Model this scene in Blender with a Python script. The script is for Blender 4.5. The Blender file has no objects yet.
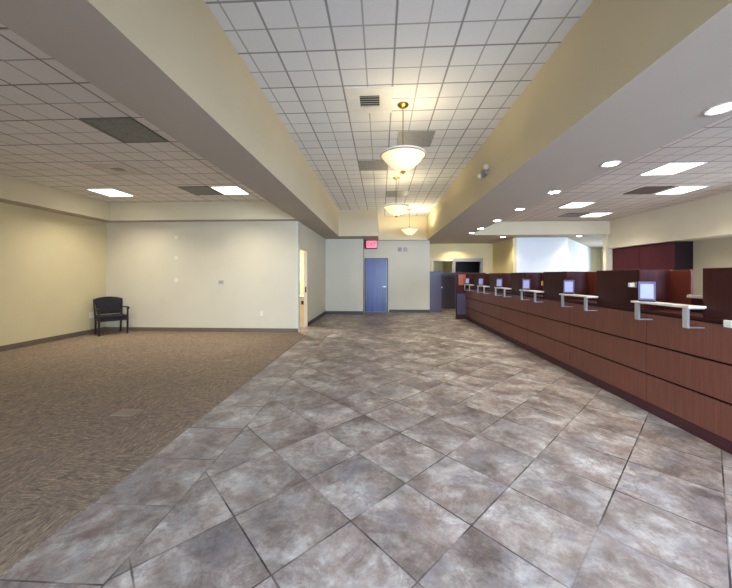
import bpy, bmesh, math, random
from mathutils import Vector, Matrix
random.seed(7)
SC = bpy.context.scene
COL = SC.collection
PI = math.pi

# ------------------------------------------------------------------ helpers
def lin(c):
    def f(v):
        v /= 255.0
        return v / 12.92 if v <= 0.04045 else ((v + 0.055) / 1.055) ** 2.4
    return (f(c[0]), f(c[1]), f(c[2]), 1.0)

def new_mat(name):
    m = bpy.data.materials.new(name)
    m.use_nodes = True
    nt = m.node_tree
    b = nt.nodes['Principled BSDF']
    return m, nt, b

class N:
    """tiny node-building helper"""
    def __init__(s, nt):
        s.nt = nt
    def node(s, t, **kw):
        n = s.nt.nodes.new(t)
        for k, v in kw.items():
            setattr(n, k, v)
        return n
    def put(s, sock, v):
        if isinstance(v, bpy.types.NodeSocket):
            s.nt.links.new(v, sock)
        else:
            sock.default_value = v
    def math(s, op, a, b=None, c=None):
        n = s.node('ShaderNodeMath', operation=op)
        s.put(n.inputs[0], a)
        if b is not None: s.put(n.inputs[1], b)
        if c is not None: s.put(n.inputs[2], c)
        return n.outputs[0]
    def noise(s, vec, scale, detail=4, rough=0.55, dist=0.0):
        n = s.node('ShaderNodeTexNoise')
        s.put(n.inputs['Vector'], vec)
        n.inputs['Scale'].default_value = scale
        n.inputs['Detail'].default_value = detail
        n.inputs['Roughness'].default_value = rough
        n.inputs['Distortion'].default_value = dist
        return n.outputs['Fac']
    def ramp(s, fac, stops):
        n = s.node('ShaderNodeValToRGB')
        el = n.color_ramp.elements
        while len(el) > 1: el.remove(el[-1])
        el[0].position, el[0].color = stops[0][0], stops[0][1]
        for p, c in stops[1:]:
            e = el.new(p); e.color = c
        s.put(n.inputs[0], fac)
        return n.outputs[0]
    def mix(s, fac, a, b, mode='MIX'):
        n = s.node('ShaderNodeMix', data_type='RGBA', blend_type=mode)
        s.put(n.inputs[0], fac); s.put(n.inputs[6], a); s.put(n.inputs[7], b)
        return n.outputs[2]
    def comb(s, x, y, z):
        n = s.node('ShaderNodeCombineXYZ')
        s.put(n.inputs[0], x); s.put(n.inputs[1], y); s.put(n.inputs[2], z)
        return n.outputs[0]
    def pos(s):
        g = s.node('ShaderNodeNewGeometry')
        x = s.node('ShaderNodeSeparateXYZ')
        s.nt.links.new(g.outputs['Position'], x.inputs[0])
        return g.outputs['Position'], x.outputs[0], x.outputs[1], x.outputs[2]
    def bump(s, h, strength, dist, bsdf):
        n = s.node('ShaderNodeBump')
        n.inputs['Strength'].default_value = strength
        n.inputs['Distance'].default_value = dist
        s.put(n.inputs['Height'], h)
        s.nt.links.new(n.outputs[0], bsdf.inputs['Normal'])

def simple(name, rgb, rough=0.5, metal=0.0, var=0.06, scale=6.0, emit=None, estr=0.0, spec=0.5):
    m, nt, b = new_mat(name)
    n = N(nt)
    p = n.pos()[0]
    c = lin(rgb)
    f = n.noise(p, scale, 3)
    lo = tuple(v * (1 - var) for v in c[:3]) + (1,)
    hi = tuple(min(1, v * (1 + var)) for v in c[:3]) + (1,)
    nt.links.new(n.ramp(f, [(0.3, lo), (0.7, hi)]), b.inputs['Base Color'])
    b.inputs['Roughness'].default_value = rough
    b.inputs['Metallic'].default_value = metal
    b.inputs['Specular IOR Level'].default_value = spec
    if emit:
        b.inputs['Emission Color'].default_value = lin(emit)
        b.inputs['Emission Strength'].default_value = estr
    return m

def wood(name, a, b_, rough=0.35, grain=(60, 60, 2.5), spec=0.5):
    m, nt, b = new_mat(name)
    n = N(nt)
    tc = n.pos()[0]
    mp = n.node('ShaderNodeMapping')
    nt.links.new(tc, mp.inputs[0])
    mp.inputs['Scale'].default_value = grain
    f = n.noise(mp.outputs[0], 1.0, 5, 0.6, 0.6)
    f2 = n.noise(tc, 1.2, 2)
    g = n.math('ADD', n.math('MULTIPLY', f, 0.75), n.math('MULTIPLY', f2, 0.25))
    nt.links.new(n.ramp(g, [(0.3, lin(a)), (0.72, lin(b_))]), b.inputs['Base Color'])
    b.inputs['Roughness'].default_value = rough
    b.inputs['Specular IOR Level'].default_value = spec
    n.bump(f, 0.08, 0.002, b)
    return m

# ------------------------------------------------------------------ mesh builder
class MB:
    def __init__(s):
        s.bm = bmesh.new()
    def box(s, x0, x1, y0, y1, z0, z1, bev=0.0, seg=1, mat=None):
        r = bmesh.ops.create_cube(s.bm, size=1.0)
        vs = r['verts']
        for v in vs:
            v.co = Vector(((x0 + x1) / 2 + v.co.x * (x1 - x0), (y0 + y1) / 2 + v.co.y * (y1 - y0), (z0 + z1) / 2 + v.co.z * (z1 - z0)))
            if mat: v.co = mat @ v.co
        if bev > 0:
            es = list({e for v in vs for e in v.link_edges})
            bmesh.ops.bevel(s.bm, geom=es, offset=bev, segments=seg, affect='EDGES', profile=0.5)
        return s
    def quad(s, pts):
        s.bm.faces.new([s.bm.verts.new(p) for p in pts])
        return s
    def prism(s, poly, z0, z1):
        lo = [s.bm.verts.new((x, y, z0)) for x, y in poly]
        hi = [s.bm.verts.new((x, y, z1)) for x, y in poly]
        s.bm.faces.new(lo[::-1]); s.bm.faces.new(hi)
        for i in range(len(poly)):
            j = (i + 1) % len(poly)
            s.bm.faces.new((lo[i], lo[j], hi[j], hi[i]))
        return s
    def lathe(s, prof, c, seg=40, axis='Z'):
        rings = []
        for r, z in prof:
            if r < 1e-5:
                rings.append([s.bm.verts.new((0, 0, z))])
            else:
                rings.append([s.bm.verts.new((r * math.cos(2 * PI * i / seg), r * math.sin(2 * PI * i / seg), z)) for i in range(seg)])
        allv = [v for r in rings for v in r]
        for a, b in zip(rings[:-1], rings[1:]):
            for i in range(seg):
                j = (i + 1) % seg
                if len(a) == 1 and len(b) == 1: continue
                if len(a) == 1: s.bm.faces.new((a[0], b[i], b[j]))
                elif len(b) == 1: s.bm.faces.new((a[i], a[j], b[0]))
                else: s.bm.faces.new((a[i], a[j], b[j], b[i]))
        if axis == 'Y':
            M = Matrix.Rotation(PI / 2, 4, 'X')
        elif axis == 'X':
            M = Matrix.Rotation(PI / 2, 4, 'Y')
        else:
            M = Matrix.Identity(4)
        for v in allv:
            v.co = M @ v.co + Vector(c)
        return s
    def sweep(s, pts, w, h, up=(0, 0, 1), cap=True):
        """sweep a (possibly varying) chamfered rectangle along a path"""
        pts = [Vector(p) for p in pts]
        n = len(pts); rings = []
        for i, p in enumerate(pts):
            t = (pts[min(i + 1, n - 1)] - pts[max(i - 1, 0)]).normalized()
            u = Vector(up)
            sd = t.cross(u)
            if sd.length < 1e-4: sd = t.cross(Vector((1, 0, 0)))
            sd.normalize(); u = sd.cross(t).normalized()
            ww = (w[i] if isinstance(w, (list, tuple)) else w) / 2
            hh = (h[i] if isinstance(h, (list, tuple)) else h) / 2
            c = min(ww, hh) * 0.4
            o = [(-ww + c, -hh), (ww - c, -hh), (ww, -hh + c), (ww, hh - c), (ww - c, hh), (-ww + c, hh), (-ww, hh - c), (-ww, -hh + c)]
            rings.append([s.bm.verts.new(p + sd * a + u * b) for a, b in o])
        for a, b in zip(rings[:-1], rings[1:]):
            for i in range(8):
                j = (i + 1) % 8
                s.bm.faces.new((a[i], a[j], b[j], b[i]))
        if cap:
            s.bm.faces.new(rings[0][::-1]); s.bm.faces.new(rings[-1])
        return s
    def build(s, name, m, parent=None, origin=None, smooth=False):
        bmesh.ops.recalc_face_normals(s.bm, faces=s.bm.faces[:])
        me = bpy.data.meshes.new(name)
        if origin is not None:
            bmesh.ops.translate(s.bm, verts=s.bm.verts[:], vec=-Vector(origin))
        s.bm.to_mesh(me); s.bm.free()
        if smooth:
            for p in me.polygons: p.use_smooth = True
            me.set_sharp_from_angle(angle=math.radians(35))
        ms = m if isinstance(m, (list, tuple)) else [m]
        for x in ms: me.materials.append(x)
        o = bpy.data.objects.new(name, me)
        if origin is not None: o.location = origin
        COL.objects.link(o)
        if parent is not None: o.parent = parent
        return o

def tag(o, label, cat, group=None):
    o['label'] = label; o['category'] = cat
    if group: o['group'] = group
    return o

def thing(name, label, cat, loc=(0, 0, 0), rz=0.0, group=None):
    o = bpy.data.objects.new(name, None)
    COL.objects.link(o)
    o.empty_display_size = 0.1
    o.location = loc; o.rotation_euler = (0, 0, rz)
    return tag(o, label, cat, group)

def struct(name, mb, m, label=None, cat=None, parent=None, smooth=False):
    o = mb.build(name, m, parent, smooth=smooth)
    if parent is None:
        o['kind'] = 'structure'
        if label: tag(o, label, cat)
    return o

def copy_tree(o, loc, label, group=None):
    c = o.copy(); COL.objects.link(c); c.location = loc; c['label'] = label
    if group: c['group'] = group
    for ch in list(o.children):
        d = ch.copy(); COL.objects.link(d); d.parent = c
        for g in list(ch.children):
            e = g.copy(); COL.objects.link(e); e.parent = d
    return c

# ------------------------------------------------------------------ key dimensions
H = 1.45                     # eye height
ZS, ZT, ZC = 2.86, 3.31, 3.79  # soffit underside, side tile ceilings, centre tile ceiling
XL, XR = -7.25, 8.30
YF, YBL = -2.6, 7.90         # front (glazed) wall, back wall of the carpeted area
CARPET_X = -1.83
CX = 2.84                    # counter front

# ------------------------------------------------------------------ materials
M_wall = simple('cream_wall_paint', (206, 194, 164), 0.7, var=0.025, scale=1.5)
M_wallL = simple('pale_yellow_wall_paint', (210, 194, 150), 0.7, var=0.03, scale=1.5)
M_wallF = simple('grey_cream_wall_paint', (205, 199, 176), 0.6, var=0.02, scale=1.5)
M_wallY = simple('yellow_cream_wall_paint', (218, 200, 146), 0.7, var=0.03, scale=1.5)
M_white = simple('white_wall_paint', (226, 230, 228), 0.6, var=0.02, scale=1.5)
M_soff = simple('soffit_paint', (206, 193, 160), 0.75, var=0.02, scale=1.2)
M_soffU = simple('soffit_paint_shaded', (172, 160, 144), 0.8, var=0.02, scale=1.2)  # same paint as the faces, darkened to carry the underside's shade
M_base = simple('brown_vinyl_base', (104, 90, 74), 0.5, var=0.1)
M_baseD = simple('dark_vinyl_base', (62, 56, 54), 0.5, var=0.1)
M_wood = wood('reddish_veneer', (102, 58, 46), (130, 77, 60), 0.42, (55, 55, 2.2))
M_dark = wood('dark_mahogany_veneer', (46, 18, 16), (70, 31, 26), 0.5, (50, 50, 2.2), 0.2)
M_red = wood('red_mahogany_veneer', (84, 33, 24), (112, 48, 34), 0.42, (50, 50, 2.2))
M_kick = simple('maroon_toe_kick', (70, 32, 36), 0.5, var=0.1)
M_carc = simple('carcass_black_brown', (30, 14, 13), 0.7, var=0.1, spec=0.2)
M_orange = wood('orange_brown_veneer', (150, 76, 52), (176, 94, 64), 0.45, (40, 40, 2))
M_purple = wood('purple_brown_laminate', (58, 46, 66), (76, 62, 84), 0.35, (30, 30, 2))
M_gate = wood('dark_plum_wood', (38, 26, 34), (54, 38, 46), 0.4, (30, 30, 2))
M_chrome = simple('brushed_steel', (206, 214, 224), 0.28, 0.85, var=0.03)
M_ledge = simple('pale_shelf_laminate', (218, 210, 200), 0.35, var=0.03)
M_brass = simple('aged_brass', (150, 124, 62), 0.3, 0.9, var=0.06)
M_black = simple('black_plastic', (22, 20, 22), 0.45, var=0.1)
M_plastic = simple('white_plastic', (226, 224, 216), 0.45, var=0.03)
M_greypl = simple('grey_plastic', (150, 148, 146), 0.5, var=0.05)
M_plate = simple('cream_plate', (232, 228, 208), 0.5, var=0.02)
M_paper = simple('daylit_notice_paper', (158, 164, 204), 0.5, var=0.03, scale=20)  # white paper with the blue of daylight put into its colour
M_frameP = simple('violet_grey_frame', (84, 78, 110), 0.35, var=0.06)
M_frameW = simple('white_metal_frame', (228, 226, 220), 0.5, var=0.02)
M_louver = simple('dark_louvre', (66, 62, 54), 0.6, var=0.1)
M_troff = simple('lit_troffer_lens', (240, 240, 236), 0.5, var=0.01, emit=(255, 250, 238), estr=3.0)
M_down = simple('lit_downlight_lens', (240, 240, 236), 0.5, var=0.01, emit=(255, 244, 222), estr=34.0)
M_casing = simple('grey_door_casing', (140, 136, 132), 0.5, var=0.04)
M_chairwood = wood('espresso_wood', (24, 13, 12), (38, 22, 19), 0.4, (30, 30, 4))
M_door = None

def unlit_lens(name, a, b_):
    m, nt, b = new_mat(name)
    n = N(nt); p = n.pos()[0]
    v = n.node('ShaderNodeTexVoronoi'); v.inputs['Scale'].default_value = 34
    nt.links.new(p, v.inputs['Vector'])
    f2 = n.noise(p, 9, 3)
    f = n.math('ADD', n.math('MULTIPLY', v.outputs['Distance'], 0.7), n.math('MULTIPLY', f2, 0.6))
    nt.links.new(n.ramp(f, [(0.3, lin(a)), (0.75, lin(b_))]), b.inputs['Base Color'])
    b.inputs['Roughness'].default_value = 0.5
    return m
M_unlit = unlit_lens('unlit_prismatic_lens', (92, 92, 90), (120, 120, 116))
M_unlitC = unlit_lens('unlit_grey_lens', (128, 128, 126), (150, 150, 146))
M_unlitR = unlit_lens('unlit_brown_lens', (74, 58, 52), (96, 78, 70))

def blue_door():
    m, nt, b = new_mat('glossy_blue_door_paint')
    n = N(nt); p, x, y, z = n.pos()
    mp = n.node('ShaderNodeMapping'); nt.links.new(p, mp.inputs[0])
    mp.inputs['Scale'].default_value = (14, 14, 0.8)
    f = n.noise(mp.outputs[0], 1.0, 4, 0.6)
    nt.links.new(n.ramp(f, [(0.3, lin((36, 46, 100))), (0.7, lin((56, 78, 150)))]), b.inputs['Base Color'])
    b.inputs['Roughness'].default_value = 0.3
    return m
M_door = blue_door()
M_doorfr = simple('navy_door_frame', (46, 46, 78), 0.4, var=0.06)

def ceiling_tile(name, base, x0, y0, line, heavy, P=0.305):
    """one foot scored squares, with the metal grid every second line"""
    m, nt, b = new_mat(name)
    n = N(nt); p, x, y, z = n.pos()
    u = n.math('DIVIDE', n.math('SUBTRACT', x, x0), P)
    v = n.math('DIVIDE', n.math('SUBTRACT', y, y0), P)
    def dist(a, per):      # distance in metres to the nearest multiple
        q = n.math('MULTIPLY', a, 1.0 / per)
        r = n.math('ABSOLUTE', n.math('SUBTRACT', q, n.math('ROUND', q)))
        return n.math('MULTIPLY', r, P * per)
    d1 = n.math('MINIMUM', dist(u, 1), dist(v, 1))
    d2 = n.math('MINIMUM', dist(u, 2), dist(v, 2))
    s1 = n.math('LESS_THAN', d1, 0.0085)
    s2 = n.math('LESS_THAN', d2, 0.0095)
    edge = n.math('LESS_THAN', d2, 0.0125)
    cell = n.comb(n.math('FLOOR', n.math('MULTIPLY', u, 0.5)), n.math('FLOOR', n.math('MULTIPLY', v, 0.5)), 0.0)
    wn = n.node('ShaderNodeTexWhiteNoise', noise_dimensions='3D'); nt.links.new(cell, wn.inputs['Vector'])
    c = lin(base)
    col = n.ramp(wn.outputs['Value'], [(0.0, tuple(q * 0.95 for q in c[:3]) + (1,)), (1.0, tuple(min(1, q * 1.04) for q in c[:3]) + (1,))])
    sp = n.noise(p, 90, 3, 0.7)
    col = n.mix(n.math('MULTIPLY', n.math('GREATER_THAN', sp, 0.6), 0.22), col, lin(line))
    col = n.mix(n.math('MULTIPLY', s1, 0.8), col, lin(line))
    col = n.mix(n.math('MULTIPLY', edge, 0.5), col, lin(line))
    col = n.mix(n.math('MULTIPLY', s2, 0.8), col, lin(heavy))
    nt.links.new(col, b.inputs['Base Color'])
    b.inputs['Roughness'].default_value = 0.85
    b.inputs['Specular IOR Level'].default_value = 0.2
    hgt = n.math('SUBTRACT', 1.0, n.math('MAXIMUM', s1, s2))
    n.bump(hgt, 0.3, 0.003, b)
    return m
M_ceilC = ceiling_tile('centre_ceiling_tiles', (222, 223, 222), -1.08, 3.215, (150, 150, 150), (142, 142, 144))
M_ceilL = ceiling_tile('left_ceiling_tiles', (222, 215, 207), -2.93, 3.53, (152, 142, 134), (136, 126, 118), 0.33)
M_ceilR = ceiling_tile('right_ceiling_tiles', (196, 182, 168), 4.73, 5.33, (146, 130, 120), (128, 112, 102))

def stone_floor():
    m, nt, b = new_mat('slate_look_porcelain_tiles')
    n = N(nt); p, x, y, z = n.pos()
    S = 0.498; R2 = 1 / math.sqrt(2)
    u = n.math('DIVIDE', n.math('SUBTRACT', n.math('MULTIPLY', n.math('ADD', x, y), R2), 0.178), S)
    v = n.math('DIVIDE', n.math('SUBTRACT', n.math('MULTIPLY', n.math('SUBTRACT', y, x), R2), 0.432), S)
    bl = n.math('LESS_THAN', x, -1.30)
    bord = bl
    # straight border course: one tile wide
    ub = n.math('DIVIDE', n.math('ADD', x, 1.30), 0.54)
    ub = n.math('ADD', ub, n.math('MULTIPLY', bl, 20.0))
    vb = n.math('DIVIDE', n.math('SUBTRACT', y, 1.403), 0.5)
    def sel(a, c):
        return n.math('ADD', n.math('MULTIPLY', a, n.math('SUBTRACT', 1.0, bord)), n.math('MULTIPLY', c, bord))
    U, V = sel(u, ub), sel(v, vb)
    def d(a):
        return n.math('MULTIPLY', n.math('ABSOLUTE', n.math('SUBTRACT', a, n.math('ROUND', a))), S)
    dg = n.math('MINIMUM', d(U), d(V))
    dg = n.math('MINIMUM', dg, n.math('ABSOLUTE', n.math('ADD', x, 1.30)))
    wob = n.math('MULTIPLY', n.math('SUBTRACT', n.noise(p, 14, 3), 0.5), 0.006)
    dg = n.math('ADD', dg, wob)
    cid = n.comb(n.math('FLOOR', U), n.math('FLOOR', V), n.math('MULTIPLY', bord, 7.0))
    wn = n.node('ShaderNodeTexWhiteNoise', noise_dimensions='3D'); nt.links.new(cid, wn.inputs['Vector'])
    # every tile samples its own patch of stone
    off = n.node('ShaderNodeVectorMath', operation='MULTIPLY_ADD')
    nt.links.new(wn.outputs['Color'], off.inputs[0]); off.inputs[1].default_value = (1.1, 1.1, 1.1)
    nt.links.new(p, off.inputs[2])
    sv = off.outputs[0]
    big = n.noise(sv, 2.2, 3, 0.5, 0.3)
    mid = n.noise(sv, 5.0, 8, 0.72, 0.5)
    fin = n.noise(sv, 24, 6, 0.75, 0.3)
    vein = n.noise(sv, 3.6, 9, 0.74, 1.0)
    tone = n.math('ADD', n.math('MULTIPLY', big, 0.40), n.math('ADD', n.math('MULTIPLY', mid, 0.42), n.math('MULTIPLY', fin, 0.18)))
    col = n.ramp(tone, [(0.35, lin((76, 66, 61))), (0.43, lin((114, 101, 92))), (0.50, lin((144, 132, 121))), (0.56, lin((172, 163, 152))), (0.64, lin((206, 199, 188)))])
    warm = n.ramp(n.noise(sv, 2.3, 5, 0.6, 0.4), [(0.48, (0, 0, 0, 1)), (0.64, (1, 1, 1, 1))])
    col = n.mix(n.math('MULTIPLY', warm, 0.42), col, lin((132, 103, 86)))
    plum = n.ramp(vein, [(0.52, (0, 0, 0, 1)), (0.565, (1, 1, 1, 1)), (0.62, (0, 0, 0, 1))])
    col = n.mix(n.math('MULTIPLY', plum, 0.42), col, lin((98, 72, 70)))
    cool = n.ramp(n.noise(sv, 3.1, 5, 0.65, 0.4), [(0.50, (0, 0, 0, 1)), (0.62, (1, 1, 1, 1))])
    col = n.mix(n.math('MULTIPLY', cool, 0.26), col, lin((140, 143, 148)))
    dk = n.ramp(n.noise(sv, 11, 6, 0.75, 0.6), [(0.36, (1, 1, 1, 1)), (0.46, (0, 0, 0, 1))])
    col = n.mix(n.math('MULTIPLY', dk, 0.32), col, lin((74, 66, 64)))
    tint = n.ramp(wn.outputs['Value'], [(0, (0.90, 0.89, 0.88, 1)), (0.5, (1, 1, 1, 1)), (1, (1.06, 1.055, 1.05, 1))])
    col = n.mix(1.0, col, tint, 'MULTIPLY')
    gr = n.math('LESS_THAN', dg, 0.0044)
    gvis = n.ramp(n.noise(p, 2.2, 2), [(0.40, (0.22,) * 3 + (1,)), (0.56, (1, 1, 1, 1))])
    col = n.mix(n.math('MULTIPLY', gr, gvis), col, lin((50, 46, 45)))
    nt.links.new(col, b.inputs['Base Color'])
    rr = n.node('ShaderNodeMapRange'); n.put(rr.inputs[0], mid)
    rr.inputs[3].default_value = 0.34; rr.inputs[4].default_value = 0.52
    nt.links.new(rr.outputs[0], b.inputs['Roughness'])
    b.inputs['Specular IOR Level'].default_value = 0.45
    hgt = n.math('ADD', n.math('MULTIPLY', n.math('SUBTRACT', 1.0, gr), 0.6), n.math('ADD', n.math('MULTIPLY', mid, 0.5), n.math('MULTIPLY', fin, 0.22)))
    n.bump(hgt, 0.35, 0.006, b)
    return m
M_floor = stone_floor()

def carpet_mat():
    m, nt, b = new_mat('brown_striated_carpet')
    n = N(nt); p, x, y, z = n.pos()
    # short ribbed dashes: quarter-turned carpet squares about 0.6 m
    cx_ = n.math('FLOOR', n.math('DIVIDE', x, 0.61)); cy_ = n.math('FLOOR', n.math('DIVIDE', y, 0.61))
    par = n.math('ABSOLUTE', n.math('MODULO', n.math('ADD', cx_, cy_), 2.0))
    inv = n.math('SUBTRACT', 1.0, par)
    a = n.math('ADD', n.math('MULTIPLY', x, par), n.math('MULTIPLY', y, inv))
    c = n.math('ADD', n.math('MULTIPLY', y, par), n.math('MULTIPLY', x, inv))
    vec = n.comb(n.math('MULTIPLY', a, 13.0), n.math('MULTIPLY', c, 72.0), n.math('MULTIPLY', n.math('ADD', cx_, n.math('MULTIPLY', cy_, 3.1)), 5.0))
    f = n.noise(vec, 1.0, 3, 0.6, 1.4)
    f2 = n.noise(p, 0.7, 3, 0.5)
    f3 = n.noise(p, 160, 2, 0.6)
    g = n.math('ADD', n.math('MULTIPLY', f, 0.8), n.math('ADD', n.math('MULTIPLY', f2, 0.12), n.math('MULTIPLY', f3, 0.16)))
    col = n.ramp(g, [(0.36, lin((90, 77, 70))), (0.53, lin((130, 113, 97))), (0.70, lin((174, 152, 118)))])
    nt.links.new(col, b.inputs['Base Color'])
    b.inputs['Roughness'].default_value = 0.95
    b.inputs['Specular IOR Level'].default_value = 0.1
    n.bump(n.math('ADD', f, n.math('MULTIPLY', f3, 0.6)), 0.3, 0.004, b)
    return m
M_carpet = carpet_mat()

def fabric_mat():
    m, nt, b = new_mat('dark_patterned_upholstery')
    n = N(nt)
    tc = n.node('ShaderNodeTexCoord')
    v = n.node('ShaderNodeTexVoronoi'); v.inputs['Scale'].default_value = 26
    nt.links.new(tc.outputs['Object'], v.inputs['Vector'])
    f = n.noise(tc.outputs['Object'], 40, 3)
    col = n.ramp(v.outputs['Distance'], [(0.10, lin((58, 52, 54))), (0.35, lin((24, 27, 25))), (0.6, lin((30, 20, 27)))])
    col = n.mix(n.math('MULTIPLY', f, 0.4), col, lin((30, 26, 28)))
    nt.links.new(col, b.inputs['Base Color'])
    b.inputs['Roughness'].default_value = 0.9
    n.bump(f, 0.3, 0.003, b)
    return m
M_fabric = fabric_mat()

def bowl_mat():
    m, nt, b = new_mat('alabaster_glass_bowl')
    n = N(nt)
    p = n.pos()[0]
    f = n.noise(p, 5, 5, 0.6, 2.0)
    nt.links.new(n.ramp(f, [(0.3, lin((236, 224, 190))), (0.7, lin((250, 245, 228)))]), b.inputs['Base Color'])
    nt.links.new(n.ramp(f, [(0.3, lin((244, 232, 196))), (0.7, lin((255, 248, 226)))]), b.inputs['Emission Color'])
    b.inputs['Emission Strength'].default_value = 0.2
    b.inputs['Roughness'].default_value = 0.3
    tr = n.node('ShaderNodeBsdfTranslucent'); tr.inputs[0].default_value = lin((250, 240, 214))
    mx = n.node('ShaderNodeMixShader'); mx.inputs[0].default_value = 0.3
    out = nt.nodes['Material Output']
    nt.links.new(b.outputs[0], mx.inputs[1]); nt.links.new(tr.outputs[0], mx.inputs[2])
    nt.links.new(mx.outputs[0], out.inputs['Surface'])
    return m
M_bowl = bowl_mat()

def glass_mat():
    m = bpy.data.materials.new('clear_window_glass'); m.use_nodes = True
    nt = m.node_tree; nt.nodes.clear()
    n = N(nt)
    t = n.node('ShaderNodeBsdfTransparent'); g = n.node('ShaderNodeBsdfGlossy'); g.inputs['Roughness'].default_value = 0.02
    fr = n.node('ShaderNodeFresnel'); fr.inputs[0].default_value = 1.45
    mx = n.node('ShaderNodeMixShader'); o = n.node('ShaderNodeOutputMaterial')
    nt.links.new(fr.outputs[0], mx.inputs[0]); nt.links.new(t.outputs[0], mx.inputs[1]); nt.links.new(g.outputs[0], mx.inputs[2])
    nt.links.new(mx.outputs[0], o.inputs[0])
    return m
M_glass = glass_mat()

# ------------------------------------------------------------------ the shell
struct('floor', MB().box(XL - 0.2, 11.2, YF - 0.2, 17.4, -0.12, 0.0), M_floor)
poly = [(XL, YF), (CARPET_X, YF), (CARPET_X, 7.52), (-2.12, YBL), (XL, YBL)]
struct('floor_carpet', MB().prism(poly, 0.0, 0.007), M_carpet)

# ceilings
struct('ceiling', MB().box(-1.52, 1.82, YF, 12.3, ZC, ZC + 0.08), M_ceilC)
struct('ceiling_left', MB().box(-6.92, -2.08, YF, 7.66, ZT, ZT + 0.08), M_ceilL)
struct('ceiling_right', MB().box(3.04, 7.72, YF, 10.92, ZT, ZT + 0.08), M_ceilR)

# soffits: cream drywall boxes dropped below the tile ceilings
ZU = 3.95
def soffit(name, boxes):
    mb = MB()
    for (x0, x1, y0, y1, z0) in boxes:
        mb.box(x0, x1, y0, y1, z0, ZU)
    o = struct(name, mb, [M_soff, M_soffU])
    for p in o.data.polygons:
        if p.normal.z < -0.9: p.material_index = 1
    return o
soffit('trim_1', [(-2.12, -1.50, YF, 11.0, ZS), (-2.24, -2.12, 10.8, 11.0, ZS)])
soffit('trim_2', [(1.80, 3.06, YF, 10.9, ZS)])
soffit('trim_3', [(XL - 0.15, -6.88, YF, YBL, ZS), (-6.88, -2.12, 7.62, YBL, ZS), (XL - 0.15, -2.12, YBL, 10.8, ZS)])
soffit('trim_4', [(-2.24, -0.10, 11.0, 12.7, ZS)])
soffit('trim_5', [(-0.10, 1.80, 12.27, 12.7, ZS)])
soffit('trim_6', [(1.80, 8.5, 10.9, 14.0, ZS), (8.5, 11.2, 10.9, 17.4, ZS), (1.80, 8.5, 14.0, 17.4, ZS)])
struct('trim_7', MB().box(7.70, XR + 0.15, YF, 10.95, 2.38, ZU), M_wall)

# walls
struct('wall_left', MB().box(XL - 0.15, XL, YF, YBL + 0.15, 0, ZS), M_wallL)
struct('wall_left_back', MB().box(XL, -2.19, YBL, YBL + 0.07, 0, ZS), M_wall)
# side hall wall with the open doorway
D0, D1, DZ = 7.99, 8.84, 2.17
mb = MB()
mb.box(-2.19, -2.12, YBL, D0, 0, ZS)
mb.box(-2.19, -2.12, D1, 12.0, 0, ZS)
mb.box(-2.19, -2.12, D0, D1, DZ, ZS)
struct('wall_hall', mb, M_wallF)
struct('wall_hall_end', MB().box(-2.12, -0.68, 11.86, 12.7, 0, ZS), M_wallF)
# door wall
struct('wall_back', MB().box(-0.68, -0.64, 12.5, 12.7, 0, ZS).box(0.26, 1.93, 12.5, 12.7, 0, ZS).box(-0.64, 0.26, 12.5, 12.7, 2.14, ZS).box(1.83, 1.93, 12.7, 13.85, 0, ZS), M_wallF)
# yellow wall beyond the counter with two openings
mb = MB()
Y0, Y1 = 13.8, 13.95
mb.box(1.93, 2.28, Y0, Y1, 0, ZS)
mb.box(3.12, 3.22, Y0, Y1, 0, ZS)
mb.box(4.34, 4.97, Y0, Y1, 0, ZS)
mb.box(2.28, 3.12, Y0, Y1, 2.12, ZS)
mb.box(3.22, 4.34, Y0, Y1, 2.10, ZS)
struct('wall_passage', mb, M_wallY)
struct('wall_passage_side', MB().box(4.85, 4.97, 11.7, 13.8, 0, ZS), M_wallY)
# rooms beyond those openings
struct('wall_passage_room', MB().box(1.5, 3.12, 15.9, 16.0, 0, ZS).box(1.5, 1.6, 13.95, 15.9, 0, ZS).box(3.12, 3.2, 13.95, 17.2, 0, ZS), M_wallY)
struct('wall_dark_room', MB().box(3.2, 5.0, 16.2, 16.3, 0, ZS).box(4.9, 5.0, 13.95, 16.2, 0, ZS), simple('unlit_room_tone', (60, 56, 54), 0.8))  # walls coloured dark to stand in for the unlit room
# white wall behind the tellers, turning back to the right
struct('wall_teller_back', MB().prism([(4.97, 11.7), (6.75, 11.7), (10.6, 16.3), (10.6, 16.45), (6.68, 11.82), (4.97, 11.82)], 0, ZS), M_white)
struct('wall_teller_room', MB().box(10.6, 11.2, 16.3, 16.45, 0, ZS).box(11.1, 11.2, 10.9, 12.05, 0, ZS).box(11.1, 11.2, 14.75, 16.3, 0, ZS).box(11.1, 11.2, 12.05, 14.75, 0, 0.9).box(11.1, 11.2, 12.05, 14.75, 2.3, ZS).box(8.45, 11.2, 10.85, 10.95, 0, ZS), M_wall)
struct('wall_teller_corner', MB().box(7.62, XR + 0.15, 10.95, 11.10, 0, ZS), M_wall)
# right wall with an unseen window added to light the white teller wall
WY0, WY1, WZ0, WZ1 = 4.3, 6.9, 1.0, 2.25
mb = MB()
mb.box(XR, XR + 0.15, YF, WY0, 0, 2.38).box(XR, XR + 0.15, WY1, 10.95, 0, 2.38)
mb.box(XR, XR + 0.15, WY0, WY1, 0, WZ0).box(XR, XR + 0.15, WY0, WY1, WZ1, 2.38)
struct('wall_right', mb, simple('shaded_beige_wall_paint', (176, 162, 130), 0.7, var=0.03, scale=1.5))  # paint dulled to carry the shade under the bulkhead
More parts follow.
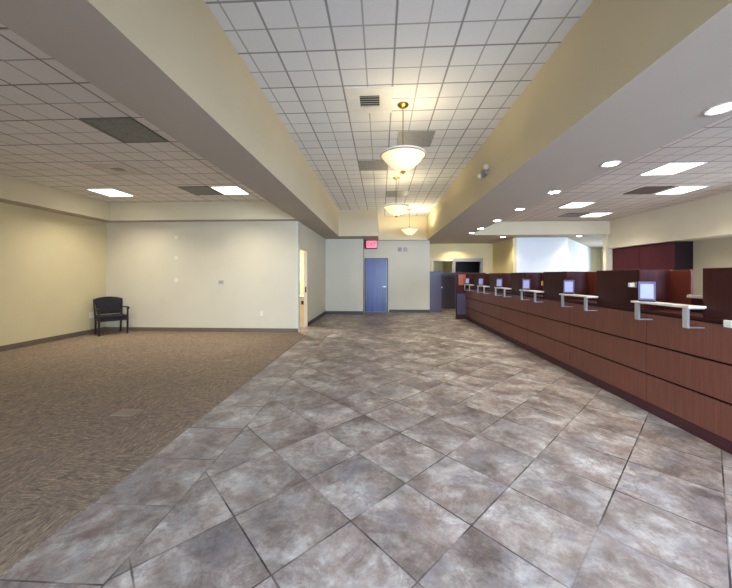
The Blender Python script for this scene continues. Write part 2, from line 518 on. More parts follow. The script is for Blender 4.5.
# glazed front wall behind the camera
wins = [(-1.3, 1.0), (1.3, 3.6), (3.9, 6.2), (-6.2, -4.2)]
mb = MB()
xs = sorted(wins)
prev = XL - 0.15
for a, c in xs:
    mb.box(prev, a, YF - 0.15, YF, 0, ZU); prev = c
    mb.box(a, c, YF - 0.15, YF, 0, 0.25); mb.box(a, c, YF - 0.15, YF, 2.6, ZU)
mb.box(prev, XR + 0.15, YF - 0.15, YF, 0, ZU)
struct('wall_front', mb, M_wall)
M_alu = simple('dark_bronze_aluminium', (70, 66, 62), 0.4, 0.6)
def window(name, a, c, z0, z1, plane, axis):
    f = MB(); t = 0.05
    def bx(u0, u1, z0_, z1_, d0, d1, m):
        if axis == 'Y': m.box(u0, u1, plane + d0, plane + d1, z0_, z1_)
        else: m.box(plane + d0, plane + d1, u0, u1, z0_, z1_)
    bx(a, a + t, z0, z1, -0.06, 0.06, f); bx(c - t, c, z0, z1, -0.06, 0.06, f)
    bx(a + t, c - t, z0, z0 + t, -0.06, 0.06, f); bx(a + t, c - t, z1 - t, z1, -0.06, 0.06, f)
    mid = (a + c) / 2
    bx(mid - t / 2, mid + t / 2, z0 + t, z1 - t, -0.05, 0.05, f)
    o = f.build(name, M_alu); o['kind'] = 'structure'
    g = MB()
    bx(a + t, mid - t / 2, z0 + t, z1 - t, -0.006, 0.006, g); bx(mid + t / 2, c - t, z0 + t, z1 - t, -0.006, 0.006, g)
    g.build('glass_pane', M_glass, o)
    return o
for i, (a, c) in enumerate(wins):
    window('window_%d' % (i + 1), a, c, 0.25, 2.6, YF - 0.075, 'Y')
window('window_5', WY0, WY1, WZ0, WZ1, XR + 0.075, 'X')  # unseen window, added for cool light on the white wall

window('window_6', 12.05, 14.75, 0.9, 2.3, 11.15, 'X')  # unseen window, added to brighten the slanted white wall

# small lit room behind the open doorway
struct('wall_side_room', MB().box(-4.7, -4.6, 8.02, 10.6, 0, ZS).box(-4.7, -2.22, 10.5, 10.6, 0, ZS), M_wall)
struct('ceiling_side_room', MB().box(-4.7, -2.22, YBL + 0.12, 10.6, 2.6, 2.7), M_wall)

# baseboards
struct('baseboard_left', MB().box(XL, XL + 0.012, YF, YBL, 0.007, 0.115), M_base)
struct('baseboard_left_back', MB().box(XL + 0.012, -2.22, YBL - 0.012, YBL, 0.007, 0.105).box(-2.22, -2.12, YBL - 0.012, YBL, 0, 0.105), M_base)
struct('baseboard_hall', MB().box(-2.12, -2.108, D1 + 0.07, 11.86, 0, 0.11).box(-2.108, -0.68, 11.848, 11.86, 0, 0.11), M_baseD)
struct('baseboard_back', MB().box(0.32, 1.93, 12.488, 12.5, 0, 0.11), M_baseD)

# doors
o = struct('door_1', MB().box(-0.60, 0.22, 12.53, 12.575, 0.012, 2.10, 0.003), M_door)
hd = MB()
hd.lathe([(0.0, 0.0), (0.03, 0.0), (0.03, 0.012), (0.012, 0.016), (0.012, 0.045), (0.0, 0.045)], (0.165, 12.53, 1.02), 20, 'Y')
hd.box(0.06, 0.178, 12.478, 12.494, 1.012, 1.030, 0.004)
hd.build('door_handle', M_chrome, o, smooth=True)
struct('trim_8', MB().box(-0.66, -0.605, 12.47, 12.6, 0, 2.16).box(0.225, 0.28, 12.47, 12.6, 0, 2.16).box(-0.605, 0.225, 12.47, 12.6, 2.105, 2.16), M_doorfr)
# doorway casing of the side room
mb = MB()
mb.box(-2.205, -2.105, D0 - 0.05, D0 + 0.015, 0, DZ + 0.05).box(-2.205, -2.105, D1 - 0.015, D1 + 0.05, 0, DZ + 0.05).box(-2.205, -2.105, D0 + 0.015, D1 - 0.015, DZ - 0.015, DZ + 0.05)
o = struct('trim_9', mb, simple('tan_door_casing', (204, 194, 168), 0.5))
MB().box(-2.17, -2.13, D1 - 0.02, D1 - 0.0155, 0.98, 1.14).build('strike_plate', M_black, o)
# grey casing of the dark doorway, pale casing of the passage opening
struct('trim_10', MB().box(3.14, 3.24, 13.76, 13.96, 0, 2.22).box(4.32, 4.42, 13.76, 13.96, 0, 2.22).box(3.24, 4.32, 13.76, 13.96, 2.08, 2.22), M_casing)
struct('trim_11', MB().box(2.20, 2.30, 13.77, 13.96, 0, 2.18).box(2.30, 3.13, 13.77, 13.96, 2.10, 2.18), M_wall)

# ------------------------------------------------------------------ teller counter
CY0, CY1 = 0.78, 10.62
P = 1.355
seams = [3.49 + P * k for k in range(-2, 6)]        # 0.78 ... 10.265
cnt = thing('teller_counter', 'long dark red-brown wooden teller counter with stepped privacy panels along the right side', 'counter', (CX, 5.7, 0))
O = Vector((CX, 5.7, 0))
def cpart(mb, name, m, smooth=False):
    bmesh.ops.translate(mb.bm, verts=mb.bm.verts[:], vec=-O)
    return mb.build(name, m, cnt, smooth=smooth)
cpart(MB().box(CX + 0.02, CX + 0.62, CY0, CY1, 0.10, 1.055), 'carcass', M_carc)
cpart(MB().box(CX + 0.005, CX + 0.60, CY0, CY1, 0.0, 0.10), 'toe_kick', M_kick)
rows = [(0.105, 0.395), (0.413, 0.715), (0.733, 1.045)]
ys = seams + [CY1]
for i in range(len(ys) - 1):
    for z0, z1 in rows:
        cpart(MB().box(CX, CX + 0.02, ys[i] + 0.004, ys[i + 1] - 0.004, z0, z1, 0.002), 'front_panel', M_wood)
cpart(MB().box(CX, CX + 0.66, CY0, CY1, 1.055, 1.088, 0.004), 'countertop', M_dark)
ZP = 1.52
stations = [2.90 + P * k for k in range(0, 6)]       # near edge of each recess
RW = 0.67
edges = [CY0]
for s in stations:
    edges += [s, s + RW]
edges.append(CY1)
for i in range(0, len(edges), 2):                    # privacy panels flush with the front
    if edges[i + 1] - edges[i] > 0.05:
        mb = MB().box(CX, CX + 0.042, edges[i], edges[i + 1], 1.088, ZP, 0.003)
        if i > 0: mb.box(CX + 0.042, CX + 0.34, edges[i], edges[i] + 0.03, 1.088, ZP, 0.002)
        if i < len(edges) - 2: mb.box(CX + 0.042, CX + 0.34, edges[i + 1] - 0.03, edges[i + 1], 1.088, ZP, 0.002)
        cpart(mb, 'privacy_panel', M_dark)
for s in stations:                                   # set-back panel and low panel under the pass-through
    cpart(MB().box(CX + 0.31, CX + 0.335, s + 0.43, s + RW, 1.088, ZP - 0.005, 0.003), 'station_panel', M_red)
    cpart(MB().box(CX + 0.31, CX + 0.335, s, s + 0.425, 1.088, 1.235, 0.003), 'pass_through_panel', M_dark)
cpart(MB().box(CX + 0.19, CX + 0.37, 2.92, 3.25, 1.235, 1.255, 0.003).box(CX + 0.19, CX + 0.2, 2.925, 3.245, 1.255, 1.265, 0.002), 'pass_through_ledge', M_ledge)['label'] = 'white ledge in the pass-through gap'
# end wing closing the counter at its far end
t = thing('counter_end_panel', 'dark full-height wooden end panel closing the far end of the teller counter', 'panel', (2.95, CY1 + 0.002, 0))
MB().box(-0.43, 0.55, 0, 0.05, 0.0, 1.56, 0.004).build('panel', M_dark, t)
MB().box(-0.395, -0.115, -0.012, 0, 0.16, 0.86, 0.003).build('sheen_inset', M_purple, t)  # purple tone stands in for a glossy reflection on the dark wood
MB().box(-0.35, -0.112, -0.012, 0, 1.14, 1.50, 0.003).build('upper_inset', M_orange, t)

# writing shelves on brackets, one per station
where = ['nearest the camera', 'second from the camera', 'third from the camera', 'fourth from the camera', 'second from the far end', 'at the far end']
def make_shelf(y, lab):
    t = thing('writing_shelf', lab, 'shelf', (CX, y, 1.17), 0, 'writing shelves along the teller counter')
    MB().box(-0.155, -0.002, -0.30, 0.335, -0.004, 0.016, 0.003).build('shelf_board', M_ledge, t)
    for s in (-0.262, 0.262):
        b = MB()
        b.box(-0.150, -0.132, s - 0.026, s + 0.026, -0.180, -0.004, 0.002)
        b.box(-0.132, -0.001, s - 0.022, s + 0.022, -0.180, -0.170, 0.002)
        b.box(-0.132, -0.001, s - 0.022, s + 0.022, -0.014, -0.004, 0.002)
        b.build('bracket', M_chrome, t)
    return t
sh0 = None
SY = [3.16 + P * k for k in range(6)]
for k, y in enumerate(SY):
    lab = 'pale shelf on two steel brackets on the teller counter, %s' % where[k]
    if k == 0: sh0 = make_shelf(y, lab)
    else: copy_tree(sh0, (CX, y, 1.17), lab)

# framed notices standing at the far end of each shelf
def make_sign(loc, lab):
    t = thing('sign_holder', lab, 'sign holder', loc, math.radians(-38), 'framed notices on the writing shelves'); t.scale = (0.88, 0.88, 0.88)
    MB().box(-0.075, 0.075, -0.04, 0.04, 0.0, 0.014, 0.004).build('base', M_black, t)
    tilt = Matrix.Rotation(math.radians(-6), 4, 'X')
    MB().box(-0.078, 0.078, -0.006, 0.006, 0.012, 0.235, 0.003, mat=tilt).build('frame', M_frameP, t)
    MB().box(-0.058, 0.058, -0.0085, -0.0055, 0.034, 0.205, mat=tilt).build('notice', M_paper, t)
    return t
sg0 = None
for k in range(6):
    lab = 'white notice in a violet frame on a counter shelf, %s' % where[k]
    loc = (CX - 0.075, SY[k] + 0.225, 1.186)
    if k == 0: sg0 = make_sign(loc, lab)
    else: copy_tree(sg0, loc, lab)

# small fixtures on the counter
t = thing('card_reader', 'small pale fixture on an arm on the dark panel left of the nearest notice', 'fixture', (CX - 0.001, 3.63, 1.35))
MB().box(-0.012, 0.0, -0.03, 0.03, -0.03, 0.03, 0.003).build('mount_plate', M_greypl, t)
MB().sweep([(-0.012, 0, 0), (-0.05, -0.02, 0.004), (-0.085, -0.065, 0.0)], 0.012, 0.012).build('arm', M_chrome, t)
MB().box(-0.115, -0.065, -0.085, -0.045, -0.022, 0.024, 0.005).build('reader_head', M_plastic, t)
t = thing('wall_plate', 'small white box low on the privacy panel at the right edge of the photo', 'plate', (CX - 0.001, 2.665, 1.06))
MB().box(-0.026, 0.0, -0.045, 0.045, -0.03, 0.03, 0.006).build('plate_body', M_plastic, t)
MB().box(-0.029, -0.0258, -0.02, 0.02, -0.012, 0.012, 0.001).build('plate_insert', M_plate, t)
tag(MB().box(CX - 0.008, CX + 0.001, 5.62, 5.67, 1.28, 1.36, 0.002).build('paper_tag', simple('yellow_card', (222, 176, 88), 0.6)),
    'tiny yellow tag on the dark counter panel right of the third notice', 'tag')

# ------------------------------------------------------------------ cabinets and partitions beyond the counter
t = thing('tall_cabinet', 'tall dark red wood cabinet under the bulkhead on the right', 'cabinet', (8.04, 9.8, 0))
MB().box(-0.22, 0.25, -1.10, 1.10, 0.0, 2.37, 0.004).build('body', M_carc, t)  # near-black colour carries the shade on the cabinet's end
for j in range(2):
    y0 = -1.096 + j * 1.098
    dr = MB().box(-0.242, -0.2205, y0, y0 + 1.094, 0.09, 2.36, 0.003).build('door', wood('cabinet_red_veneer', (64, 20, 24), (80, 27, 30), 0.6, (20, 20, 1.5), 0.15) if j == 0 else bpy.data.materials['cabinet_red_veneer'], t)
    MB().box(-0.262, -0.243, y0 + 1.0, y0 + 1.015, 1.0, 1.16, 0.003).build('handle', M_black, dr)

t = thing('half_partition', 'purple-brown half-height partition end beside the cream door wall', 'partition', (2.18, 12.75, 0))
MB().box(-0.24, 0.25, -0.05, 0.05, 0.0, 1.60, 0.004).build('panel', M_purple, t)
MB().box(-0.25, 0.26, -0.06, 0.06, 1.60, 1.625, 0.004).build('cap', M_gate, t)
t = thing('swing_gate', 'dark plum wooden half-height gate between the partition and counter end', 'gate', (2.80, 13.15, 0))
MB().box(-0.37, 0.42, -0.022, 0.022, 0.10, 1.60, 0.004).build('gate_leaf', M_gate, t)
MB().lathe([(0, 0), (0.024, 0), (0.028, 0.012), (0.012, 0.02), (0.012, 0.04), (0.03, 0.05), (0.03, 0.065), (0, 0.07)], (-0.29, -0.022, 0.98), 16, 'Y').build('knob', M_chrome, t, smooth=True)
MB().box(0.42, 0.50, -0.04, 0.04, 0.0, 1.625, 0.004).box(-0.37, -0.33, -0.04, 0.04, 0.0, 0.1).build('post', M_gate, t)

# ------------------------------------------------------------------ side room cabinet seen through the open doorway
t = thing('low_cabinet', 'low beige cabinet glimpsed through the open doorway at left', 'cabinet', (-2.72, 9.86, 0))
MB().box(-0.5, 0.46, -0.25, 0.25, 0.0, 0.80, 0.004).build('body', simple('beige_cabinet', (196, 178, 146), 0.5), t)
MB().box(-0.52, 0.48, -0.27, 0.26, 0.80, 0.83, 0.004).build('cabinet_top', M_plastic, t)
MB().box(0.24, 0.40, -0.262, -0.25, 0.56, 0.68, 0.004).build('drawer_pull', M_black, t)

# ------------------------------------------------------------------ armchair in the corner
th = math.radians(55)
ch = thing('armchair', 'dark wooden armchair with patterned upholstered seat and arched back in the corner', 'chair', (-6.73, 7.475, 0.007), th)
ch.scale = (0.98, 0.88, 0.98)
def arch_back():
    mb = MB(); bm = mb.bm
    nx, nz = 16, 10
    W, Z0, Z1 = 0.275, 0.50, 0.86
    def pt(i, j, side):
        u = -1 + 2 * i / nx; v = j / nz
        top = Z1 + 0.05 * (1 - u * u) ** 1.0
        z = Z0 + (top - Z0) * v
        w = W * (0.86 + 0.14 * v)
        x = u * w
        y = 0.215 + 0.10 * v - 0.045 * (u * u) + 0.03          # leans back, wraps forward at the sides
        edge = (max(0, 1 - abs(u) ** 6) * max(0, 1 - abs(2 * v - 1) ** 6)) ** 0.5
        y += side * (0.012 + 0.024 * edge)
        return (x, y, z)
    g = {}
    for sd in (-1, 1):
        for i in range(nx + 1):
            for j in range(nz + 1):
                g[sd, i, j] = bm.verts.new(pt(i, j, sd))
        for i in range(nx):
            for j in range(nz):
                bm.faces.new((g[sd, i, j], g[sd, i + 1, j], g[sd, i + 1, j + 1], g[sd, i, j + 1]))
    ring = [(i, 0) for i in range(nx)] + [(nx, j) for j in range(nz)] + [(i, nz) for i in range(nx, 0, -1)] + [(0, j) for j in range(nz, 0, -1)]
    for a, b in zip(ring, ring[1:] + ring[:1]):
        bm.faces.new((g[-1, a[0], a[1]], g[-1, b[0], b[1]], g[1, b[0], b[1]], g[1, a[0], a[1]]))
    return mb
arch_back().build('backrest', M_fabric, ch, smooth=True)
# wooden rail over the arched back
pts = []
for i in range(13):
    u = -1 + i / 6
    pts.append((u * 0.285, 0.345 - 0.045 * u * u, 0.872 + 0.05 * (1 - u * u)))
MB().sweep(pts, 0.045, 0.028).build('top_rail', M_chairwood, ch, smooth=True)
# seat cushion (domed)
mb = MB(); mb.box(-0.275, 0.275, -0.265, 0.225, 0.405, 0.485, 0.03, 4)
mb.build('seat', M_fabric, ch, smooth=True)
MB().box(-0.262, 0.262, -0.245, -0.215, 0.345, 0.405, 0.004).box(-0.262, 0.262, 0.195, 0.225, 0.345, 0.405, 0.004).box(-0.262, -0.232, -0.215, 0.195, 0.345, 0.405).box(0.232, 0.262, -0.215, 0.195, 0.345, 0.405).build('seat_frame', M_chairwood, ch)
for s in (-1, 1):
    # front legs rise to carry the arms, rear legs sweep back into the back posts
    MB().sweep([(s * 0.285, -0.245, 0), (s * 0.285, -0.245, 0.38), (s * 0.292, -0.235, 0.64)], [0.034, 0.042, 0.036], [0.034, 0.042, 0.036], up=(0, 1, 0)).build('leg', M_chairwood, ch, smooth=True)
    MB().sweep([(s * 0.255, 0.30, 0), (s * 0.262, 0.245, 0.36), (s * 0.272, 0.255, 0.55), (s * 0.288, 0.305, 0.88)], [0.032, 0.042, 0.036, 0.03], [0.032, 0.045, 0.036, 0.03], up=(0, 1, 0)).build('leg', M_chairwood, ch, smooth=True)
    MB().sweep([(s * 0.298, -0.275, 0.640), (s * 0.305, -0.20, 0.665), (s * 0.305, 0.0, 0.672), (s * 0.290, 0.20, 0.655), (s * 0.278, 0.262, 0.648)], [0.05, 0.058, 0.055, 0.045, 0.036], 0.028).build('armrest', M_chairwood, ch, smooth=True)

# ------------------------------------------------------------------ pendants
def make_pendant(loc, lab):
    t = thing('pendant_lamp', lab, 'lamp', loc, 0, 'alabaster bowl pendants')
    MB().lathe([(0, 0), (0.075, 0), (0.075, -0.012), (0.055, -0.03), (0.018, -0.042), (0.012, -0.06), (0, -0.06)], (0, 0, 0), 28).build('canopy', M_brass, t, smooth=True)
    MB().lathe([(0.0065, -0.055), (0.0065, -0.86), (0, -0.86)], (0, 0, 0), 10).build('rod', M_brass, t, smooth=True)
    prof = []
    R, Dp = 0.298, 0.215
    n = 14
    for i in range(n + 1):
        t_ = i / n
        prof.append((R * t_, -0.70 - Dp * (1 - t_ ** 1.75)))
    prof[0] = (0.0, prof[0][1])
    inner = [(max(r - 0.008, 0.0), z + 0.008) for r, z in prof[::-1]]
    inner[-1] = (0.0, inner[-1][1])
    MB().lathe(prof + inner, (0, 0, 0), 48).build('glass_bowl', M_bowl, t, smooth=True)
    MB().lathe([(0.292, -0.700), (0.306, -0.700), (0.312, -0.690), (0.306, -0.678), (0.292, -0.678), (0.290, -0.690), (0.292, -0.700)], (0, 0, 0), 48).build('rim', M_plate, t, smooth=True)
    MB().lathe([(0.3035, -0.712), (0.3085, -0.706), (0.3035, -0.7), (0.2985, -0.706), (0.3035, -0.712)], (0, 0, 0), 48).build('band', M_brass, t, smooth=True)
    MB().lathe([(0, -0.905), (0.034, -0.912), (0.038, -0.922), (0.02, -0.932), (0.016, -0.945), (0, -0.952)], (0, 0, 0), 20).build('finial', M_brass, t, smooth=True)
    hub = MB().lathe([(0, -0.60), (0.03, -0.60), (0.035, -0.62), (0.03, -0.66), (0, -0.66)], (0, 0, 0), 16)
    for k in range(3):
        a = 2 * PI * k / 3 + 0.5
        hub.sweep([(0.03 * math.cos(a), 0.03 * math.sin(a), -0.645), (0.16 * math.cos(a), 0.16 * math.sin(a), -0.655), (0.296 * math.cos(a), 0.296 * math.sin(a), -0.69)], 0.008, 0.008)
    hub.build('spider', M_brass, t)
    return t
PEND = [(0.30, 4.28), (0.36, 7.45), (1.0, 11.0)]
labs = ['white bowl pendant lamp on a brass rod, the largest and nearest of the three',
        'white bowl pendant lamp, the middle one of the three in depth',
        'white bowl pendant lamp, the farthest, in front of the yellow-lit bulkhead']
pd0 = make_pendant((PEND[0][0], PEND[0][1], ZC), labs[0])
for k in (1, 2):
    copy_tree(pd0, (PEND[k][0], PEND[k][1], ZC), labs[k])

# ------------------------------------------------------------------ ceiling fixtures
def troffer(x, y, z, lab, lens, frame, group, sx=0.60, sy=0.60, name='ceiling_light'):
    t = thing(name, lab, 'ceiling light', (x, y, z), 0, group)
    a, b = sx / 2, sy / 2
    f = MB(); w = 0.022
    f.box(-a, a, -b, -b + w, -0.012, 0).box(-a, a, b - w, b, -0.012, 0).box(-a, -a + w, -b + w, b - w, -0.012, 0).box(a - w, a, -b + w, b - w, -0.012, 0)
    f.build('frame', frame, t)
    MB().box(-a + w, a - w, -b + w, b - w, -0.009, -0.001).build('lens', lens, t)
    return t
G1 = 'lit square ceiling lights'
t0 = troffer(-5.99, 6.66, ZT, 'lit square ceiling light over the carpet, left of the other near the back wall', M_troff, M_frameW, G1, 0.60, 0.62)
copy_tree(t0, (-3.26, 6.62, ZT), 'lit square ceiling light over the carpet beside a dark unlit panel')
for (x, y), l in zip([(5.02, 5.66), (6.46, 7.07), (5.10, 8.43), (6.50, 9.79)],
                     ['lit square ceiling light over the counter side, the largest and nearest one', 'lit square ceiling light beside the brown unlit panel on the right',
                      'lit square ceiling light above the counter, third largest on the right side', 'lit square ceiling light on the right nearest the far white wall']):
    copy_tree(t0, (x, y, ZT), l)
G2 = 'unlit ceiling light panels'
M_gridf = simple('grey_fixture_frame', (96, 94, 92), 0.5)
u0 = troffer(-3.24, 3.84, ZT, 'large dark grey unlit ceiling light panel over the carpet', M_unlit, M_gridf, G2, 0.63, 0.66)
copy_tree(u0, (-3.91, 6.62, ZT), 'dark grey unlit ceiling panel touching the lit light over the carpet')
u1 = troffer(0.58, 5.37, ZC, 'grey unlit ceiling panel just behind the nearest pendant', M_unlitC, M_unlitC, G2)
copy_tree(u1, (-0.16, 6.60, ZC), 'grey unlit ceiling panel between the nearest and middle pendants')
copy_tree(u1, (0.45, 8.9, ZC), 'grey square panel on the ceiling beyond the middle pendant')  # grey square over the centre tiles
u2 = troffer(5.78, 7.05, ZT, 'brown unlit ceiling panel touching a lit light on the right', M_unlitR, M_unlitR, G2)
copy_tree(u2, (5.82, 9.75, ZT), 'small dark unlit ceiling panel left of the farthest lit light on the right')

M_vent = simple('white_vent_panel', (222, 221, 214), 0.6)
def vent(x, y, z, lab, s=0.60, core=0.26, fm=None):
    t = thing('ceiling_vent', lab, 'vent', (x, y, z), 0, 'ceiling air vents')
    a = s / 2; c = core / 2
    MB().box(-a, a, -a, -c, -0.010, 0).box(-a, a, c, a, -0.010, 0).box(-a, -c, -c, c, -0.010, 0).box(c, a, -c, c, -0.010, 0).build('panel', fm or M_vent, t)
    MB().box(-c, c, -c, c, -0.002, 0.0).build('throat', M_louver, t)
    for k in range(5):
        y0 = -c + core * (k + 0.5) / 5
        m_ = Matrix.Translation((0, y0, -0.012)) @ Matrix.Rotation(math.radians(35), 4, 'X')
        MB().box(-c, c, -0.016, 0.016, -0.0012, 0.0012, mat=m_).build('louvre', M_plate, t)
    return t
v0 = vent(-0.15, 4.16, ZC, 'white square air vent in the centre ceiling beside the nearest pendant')
vent(-4.56, 5.22, ZT, 'square air vent in the left ceiling over the carpet', 0.60, 0.18, simple('taupe_vent_panel', (204, 192, 180), 0.6))

def downlight(x, y, lab):
    t = thing('downlight', lab, 'downlight', (x, y, ZS), 0, 'round recessed downlights')
    MB().lathe([(0.078, -0.001), (0.105, -0.001), (0.107, -0.006), (0.100, -0.011), (0.080, -0.008), (0.078, -0.001)], (0, 0, 0), 36).build('trim_ring', M_frameW, t, smooth=True)
    MB().lathe([(0, -0.004), (0.079, -0.004), (0.079, -0.001), (0, -0.001)], (0, 0, 0), 36).build('lens', M_down, t)
    return t
DL = [(2.86, 2.76), (2.88, 4.06), (2.90, 5.38), (2.92, 6.72), (2.94, 8.06), (2.95, 9.40), (2.96, 10.35)]
ordn = ['nearest the camera', 'second from the camera', 'third from the camera', 'fourth from the camera', 'third from the far end', 'second from the far end', 'last at the far end']
d0 = None
for k, (x, y) in enumerate(DL):
    lab = 'round downlight in the soffit row above the counter, %s' % ordn[k]
    if k == 0: d0 = downlight(x, y, lab)
    else: copy_tree(d0, (x, y, ZS), lab)
copy_tree(d0, (4.37, 11.45, ZS), 'round downlight set apart from the row, by the white wall')
copy_tree(d0, (6.98, 11.35, ZS), 'round downlight over the top right of the far white wall')

M_greyer = simple('warm_grey_plastic', (200, 192, 174), 0.5, var=0.05)
# twin-head emergency light on the right soffit face
t = thing('emergency_light', 'small twin-head emergency light on the cream soffit face right of the pendants', 'emergency light', (1.80, 5.42, 3.22))
MB().box(-0.06, 0.004, -0.12, 0.12, -0.06, 0.06, 0.012, 2).build('housing', M_greypl, t)
for s in (-1, 1):
    hdm = MB().lathe([(0, 0), (0.034, 0), (0.042, 0.025), (0.042, 0.055), (0.038, 0.057), (0, 0.052)], (-0.075, s * 0.16, 0.02 if s < 0 else -0.03), 20, 'Y')
    hdm.build('lamp_head', M_greyer, t, smooth=True)
    MB().sweep([(-0.04, s * 0.12, 0.0), (-0.07, s * 0.165, 0.0)], 0.02, 0.02).build('swivel', M_greypl, t)

# exit sign
M_exit = simple('exit_sign_face', (236, 120, 140), 0.4, var=0.02, emit=(255, 120, 140), estr=0.55)
M_exitred = simple('exit_letters', (160, 10, 30), 0.4, var=0.02, emit=(255, 30, 50), estr=0.2)
M_exitbox = simple('exit_housing', (88, 30, 40), 0.5)
t = thing('exit_sign', 'lit pink and red exit sign above the blue door', 'exit sign', (-0.40, 12.27, 2.68))
MB().box(-0.25, 0.25, -0.045, 0.23, -0.15, 0.17, 0.008).build('housing', M_exitbox, t)
MB().box(-0.17, 0.235, -0.052, -0.046, -0.125, 0.15, 0.003).build('face', M_exit, t)
cu = bpy.data.curves.new('exit_text', 'FONT'); cu.body = 'EXIT'; cu.size = 0.205; cu.extrude = 0.003; cu.align_x = 'CENTER'; cu.align_y = 'CENTER'
to = bpy.data.objects.new('exit_text_source', cu); COL.objects.link(to)
dg = bpy.context.evaluated_depsgraph_get()
me = bpy.data.meshes.new_from_object(to.evaluated_get(dg))
bpy.data.objects.remove(to)
me.materials.clear(); me.materials.append(M_exitred)
lt = bpy.data.objects.new('letters', me); COL.objects.link(lt); lt.parent = t
lt.location = (0.032, -0.055, 0.012); lt.rotation_euler = (PI / 2, 0, 0); lt.scale = (0.82, 1, 1)

# ------------------------------------------------------------------ wall plates and sensors
def plate(name, loc, lab, cat, w, h, axis, m=None, ins=None, d=0.012, group=None):
    t = thing(name, lab, cat, loc, 0 if axis == 'Y' else -PI / 2 if axis == '-X' else PI / 2, group)
    MB().box(-w / 2, w / 2, -d, 0.003, -h / 2, h / 2, 0.003).build('cover', m or M_plate, t)
    if ins == 'outlet':
        for s in (-1, 1):
            MB().box(-0.018, 0.018, -d - 0.002, -d + 0.0005, s * 0.028 - 0.016, s * 0.028 + 0.016, 0.001).build('socket', M_plastic, t)
    elif ins == 'dial':
        MB().box(-w * 0.3, w * 0.3, -d - 0.003, -d + 0.0005, -h * 0.2, h * 0.25, 0.001).build('display', M_greypl, t)
    else:
        MB().lathe([(0, 0), (0.006, 0), (0.005, 0.003), (0, 0.003)], (0, -d, 0), 12, 'Y').build('screw', M_greypl, t)
    return t
M_cover = simple('ivory_cover', (222, 214, 188), 0.5, var=0.02)
plate('wall_outlet', (XL, 7.50, 0.47), 'pale outlet cover on the yellow wall just left of the armchair', 'outlet', 0.15, 0.14, 'X', M_plate, 'outlet')
plate('wall_outlet', (-3.07, YBL, 0.48), 'white outlet cover low on the cream back wall, right of centre', 'outlet', 0.08, 0.12, 'Y', M_cover, 'outlet')
plate('thermostat', (-4.14, YBL, 1.29), 'small grey thermostat on the cream back wall', 'thermostat', 0.12, 0.10, 'Y', simple('beige_thermostat', (176, 166, 144), 0.5), 'dial', 0.025)
for z, w in ((2.46, 'highest'), (1.93, 'middle'), (1.34, 'lowest')):
    plate('cover_plate', (-5.34, YBL, z), 'small white cover plate on the cream back wall, %s of three in a column' % w, 'cover plate', 0.08, 0.09, 'Y', M_cover, None, 0.008, 'column of cover plates')
plate('wall_sensor', (0.745, 12.5, 2.51), 'small grey box high on the door wall, left of a pair', 'sensor', 0.15, 0.16, 'Y', M_greypl, 'dial', 0.04, 'pair of grey wall boxes')
plate('wall_sensor', (0.97, 12.5, 2.51), 'small grey box high on the door wall, right of a pair', 'sensor', 0.15, 0.16, 'Y', M_greypl, 'dial', 0.04, 'pair of grey wall boxes')

# floor box covers in the carpet
M_boxc = simple('tan_floor_box', (142, 124, 101), 0.8, var=0.1)
for (x, y, w, d, lab) in ((-2.68, 3.17, 0.24, 0.17, 'larger pale floor box cover set in the carpet, nearer the camera'), (-2.61, 5.20, 0.16, 0.12, 'small pale floor box cover set in the carpet, farther away')):
    t = thing('floor_box', lab, 'floor box', (x, y, 0.007), 0, 'floor boxes in the carpet')
    MB().box(-w / 2, w / 2, -d / 2, d / 2, 0, 0.006, 0.002).build('cover', M_boxc, t)
    MB().box(-w * 0.3, w * 0.3, -d * 0.3, d * 0.3, 0.0055, 0.0075, 0.0008).build('lid', M_boxc, t)

# ------------------------------------------------------------------ light
def area(name, loc, rot, sx, sy, power, col):
    l = bpy.data.lights.new(name, 'AREA'); l.shape = 'RECTANGLE'; l.size = sx; l.size_y = sy
    l.energy = power; l.color = col
    o = bpy.data.objects.new(name, l); COL.objects.link(o); o.location = loc; o.rotation_euler = rot
    return o
DAY = (0.62, 0.76, 1.0)
DAYS = [DAY, DAY, (0.42, 0.58, 1.0), DAY]
for (a, c), pw, dc in zip(wins, (115, 270, 330, 60), DAYS):
    l_ = area('daylight', ((a + c) / 2, YF + 0.01, 1.42), (math.radians(58), 0, 0), c - a - 0.1, 2.1, pw, dc); l_.data.spread = math.radians(128)
area('added_right_window_fill', (XR - 0.02, (WY0 + WY1) / 2, (WZ0 + WZ1) / 2), (0, math.radians(90), 0), WZ1 - WZ0 - 0.1, WY1 - WY0 - 0.1, 55, (0.66, 0.82, 1.0))  # fill lamp at the added right-wall window
area('added_back_room_fill', (11.08, 13.4, 1.6), (0, math.radians(90), 0), 1.3, 2.6, 75, (0.66, 0.82, 1.0))  # fill lamp added with the unseen window of the teller room

for (x, y), pw in zip([(-5.99, 6.66), (-3.26, 6.62), (5.02, 5.66), (6.46, 7.07), (5.10, 8.43), (6.50, 9.79)], (17, 17, 15, 15, 15, 15)):
    o = area('troffer_lamp', (x, y, ZT - 0.014), (0, 0, 0), 0.54, 0.54, pw, (1.0, 0.96, 0.88)); o.data.spread = math.radians(125)

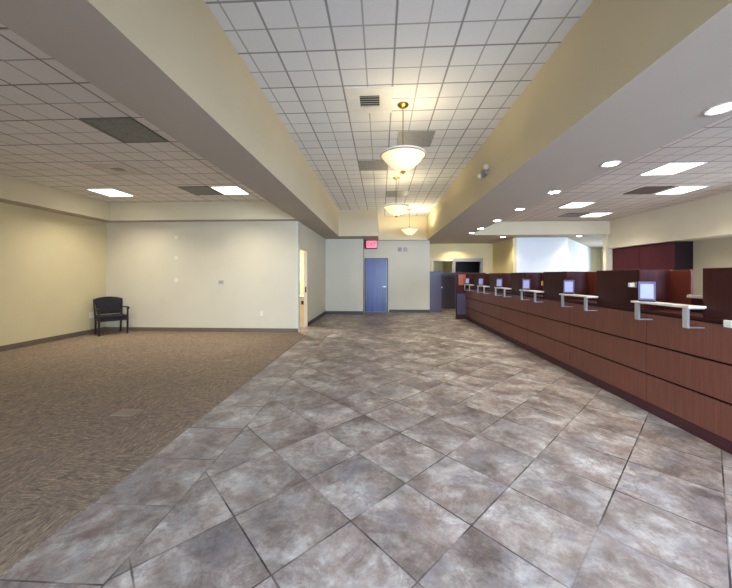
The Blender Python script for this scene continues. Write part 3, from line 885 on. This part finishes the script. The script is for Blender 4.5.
def point(name, loc, power, col, r=0.06):
    l = bpy.data.lights.new(name, 'POINT'); l.energy = power; l.color = col; l.shadow_soft_size = r
    o = bpy.data.objects.new(name, l); COL.objects.link(o); o.location = loc
    return o
for (x, y), PW in zip(PEND, (11, 14, 40)):
    point('pendant_bulb', (x + 0.09, y, ZC - 0.74), PW, (1.0, 0.86, 0.56), 0.05)
def spot(name, loc, power, col, ang=120):
    l = bpy.data.lights.new(name, 'SPOT'); l.energy = power; l.color = col; l.spot_size = math.radians(ang); l.spot_blend = 0.6; l.shadow_soft_size = 0.05
    o = bpy.data.objects.new(name, l); COL.objects.link(o); o.location = loc
    return o
for x, y in DL:
    spot('downlight_beam', (x, y, ZS - 0.03), 42, (1.0, 0.93, 0.8))
spot('downlight_beam', (4.37, 11.45, ZS - 0.03), 42, (1.0, 0.93, 0.8))
spot('downlight_beam', (6.98, 11.35, ZS - 0.03), 42, (1.0, 0.93, 0.8))
spot('downlight_beam', (3.2, 13.2, ZS - 0.03), 45, (1.0, 0.9, 0.68), 140)
area('side_room_light', (-3.4, 9.3, 2.58), (0, 0, 0), 0.6, 0.6, 60, (1.0, 0.95, 0.82))

w = bpy.data.worlds.new('sky'); SC.world = w; w.use_nodes = True
nt = w.node_tree; n = N(nt)
bg = nt.nodes['Background']
tc = n.node('ShaderNodeTexCoord'); sx = n.node('ShaderNodeSeparateXYZ'); nt.links.new(tc.outputs['Generated'], sx.inputs[0])
nt.links.new(n.ramp(sx.outputs[2], [(0.0, lin((170, 176, 180))), (0.5, lin((196, 212, 236))), (1.0, lin((120, 165, 230)))]), bg.inputs[0])
bg.inputs[1].default_value = 1.6

# ------------------------------------------------------------------ camera
F = 312.0
cam = bpy.data.cameras.new('camera'); co = bpy.data.objects.new('camera', cam); COL.objects.link(co)
cam.sensor_fit = 'HORIZONTAL'; cam.sensor_width = 36.0; cam.lens = F / 732 * 36.0
cam.shift_y = -18.0 / 732
cam.clip_start = 0.05
co.location = (0, 0, H); co.rotation_euler = (PI / 2, 0, math.atan(15 / F))
SC.camera = co

SC.view_settings.view_transform = 'Standard'
SC.view_settings.look = 'None'
SC.view_settings.gamma = 1.0
SC.view_settings.use_curve_mapping = False
SC.view_settings.exposure = 0.88
try:
    SC.cycles.use_denoising = True
    SC.cycles.max_bounces = 8
    SC.cycles.diffuse_bounces = 5
    SC.cycles.sample_clamp_indirect = 8.0
except Exception:
    pass
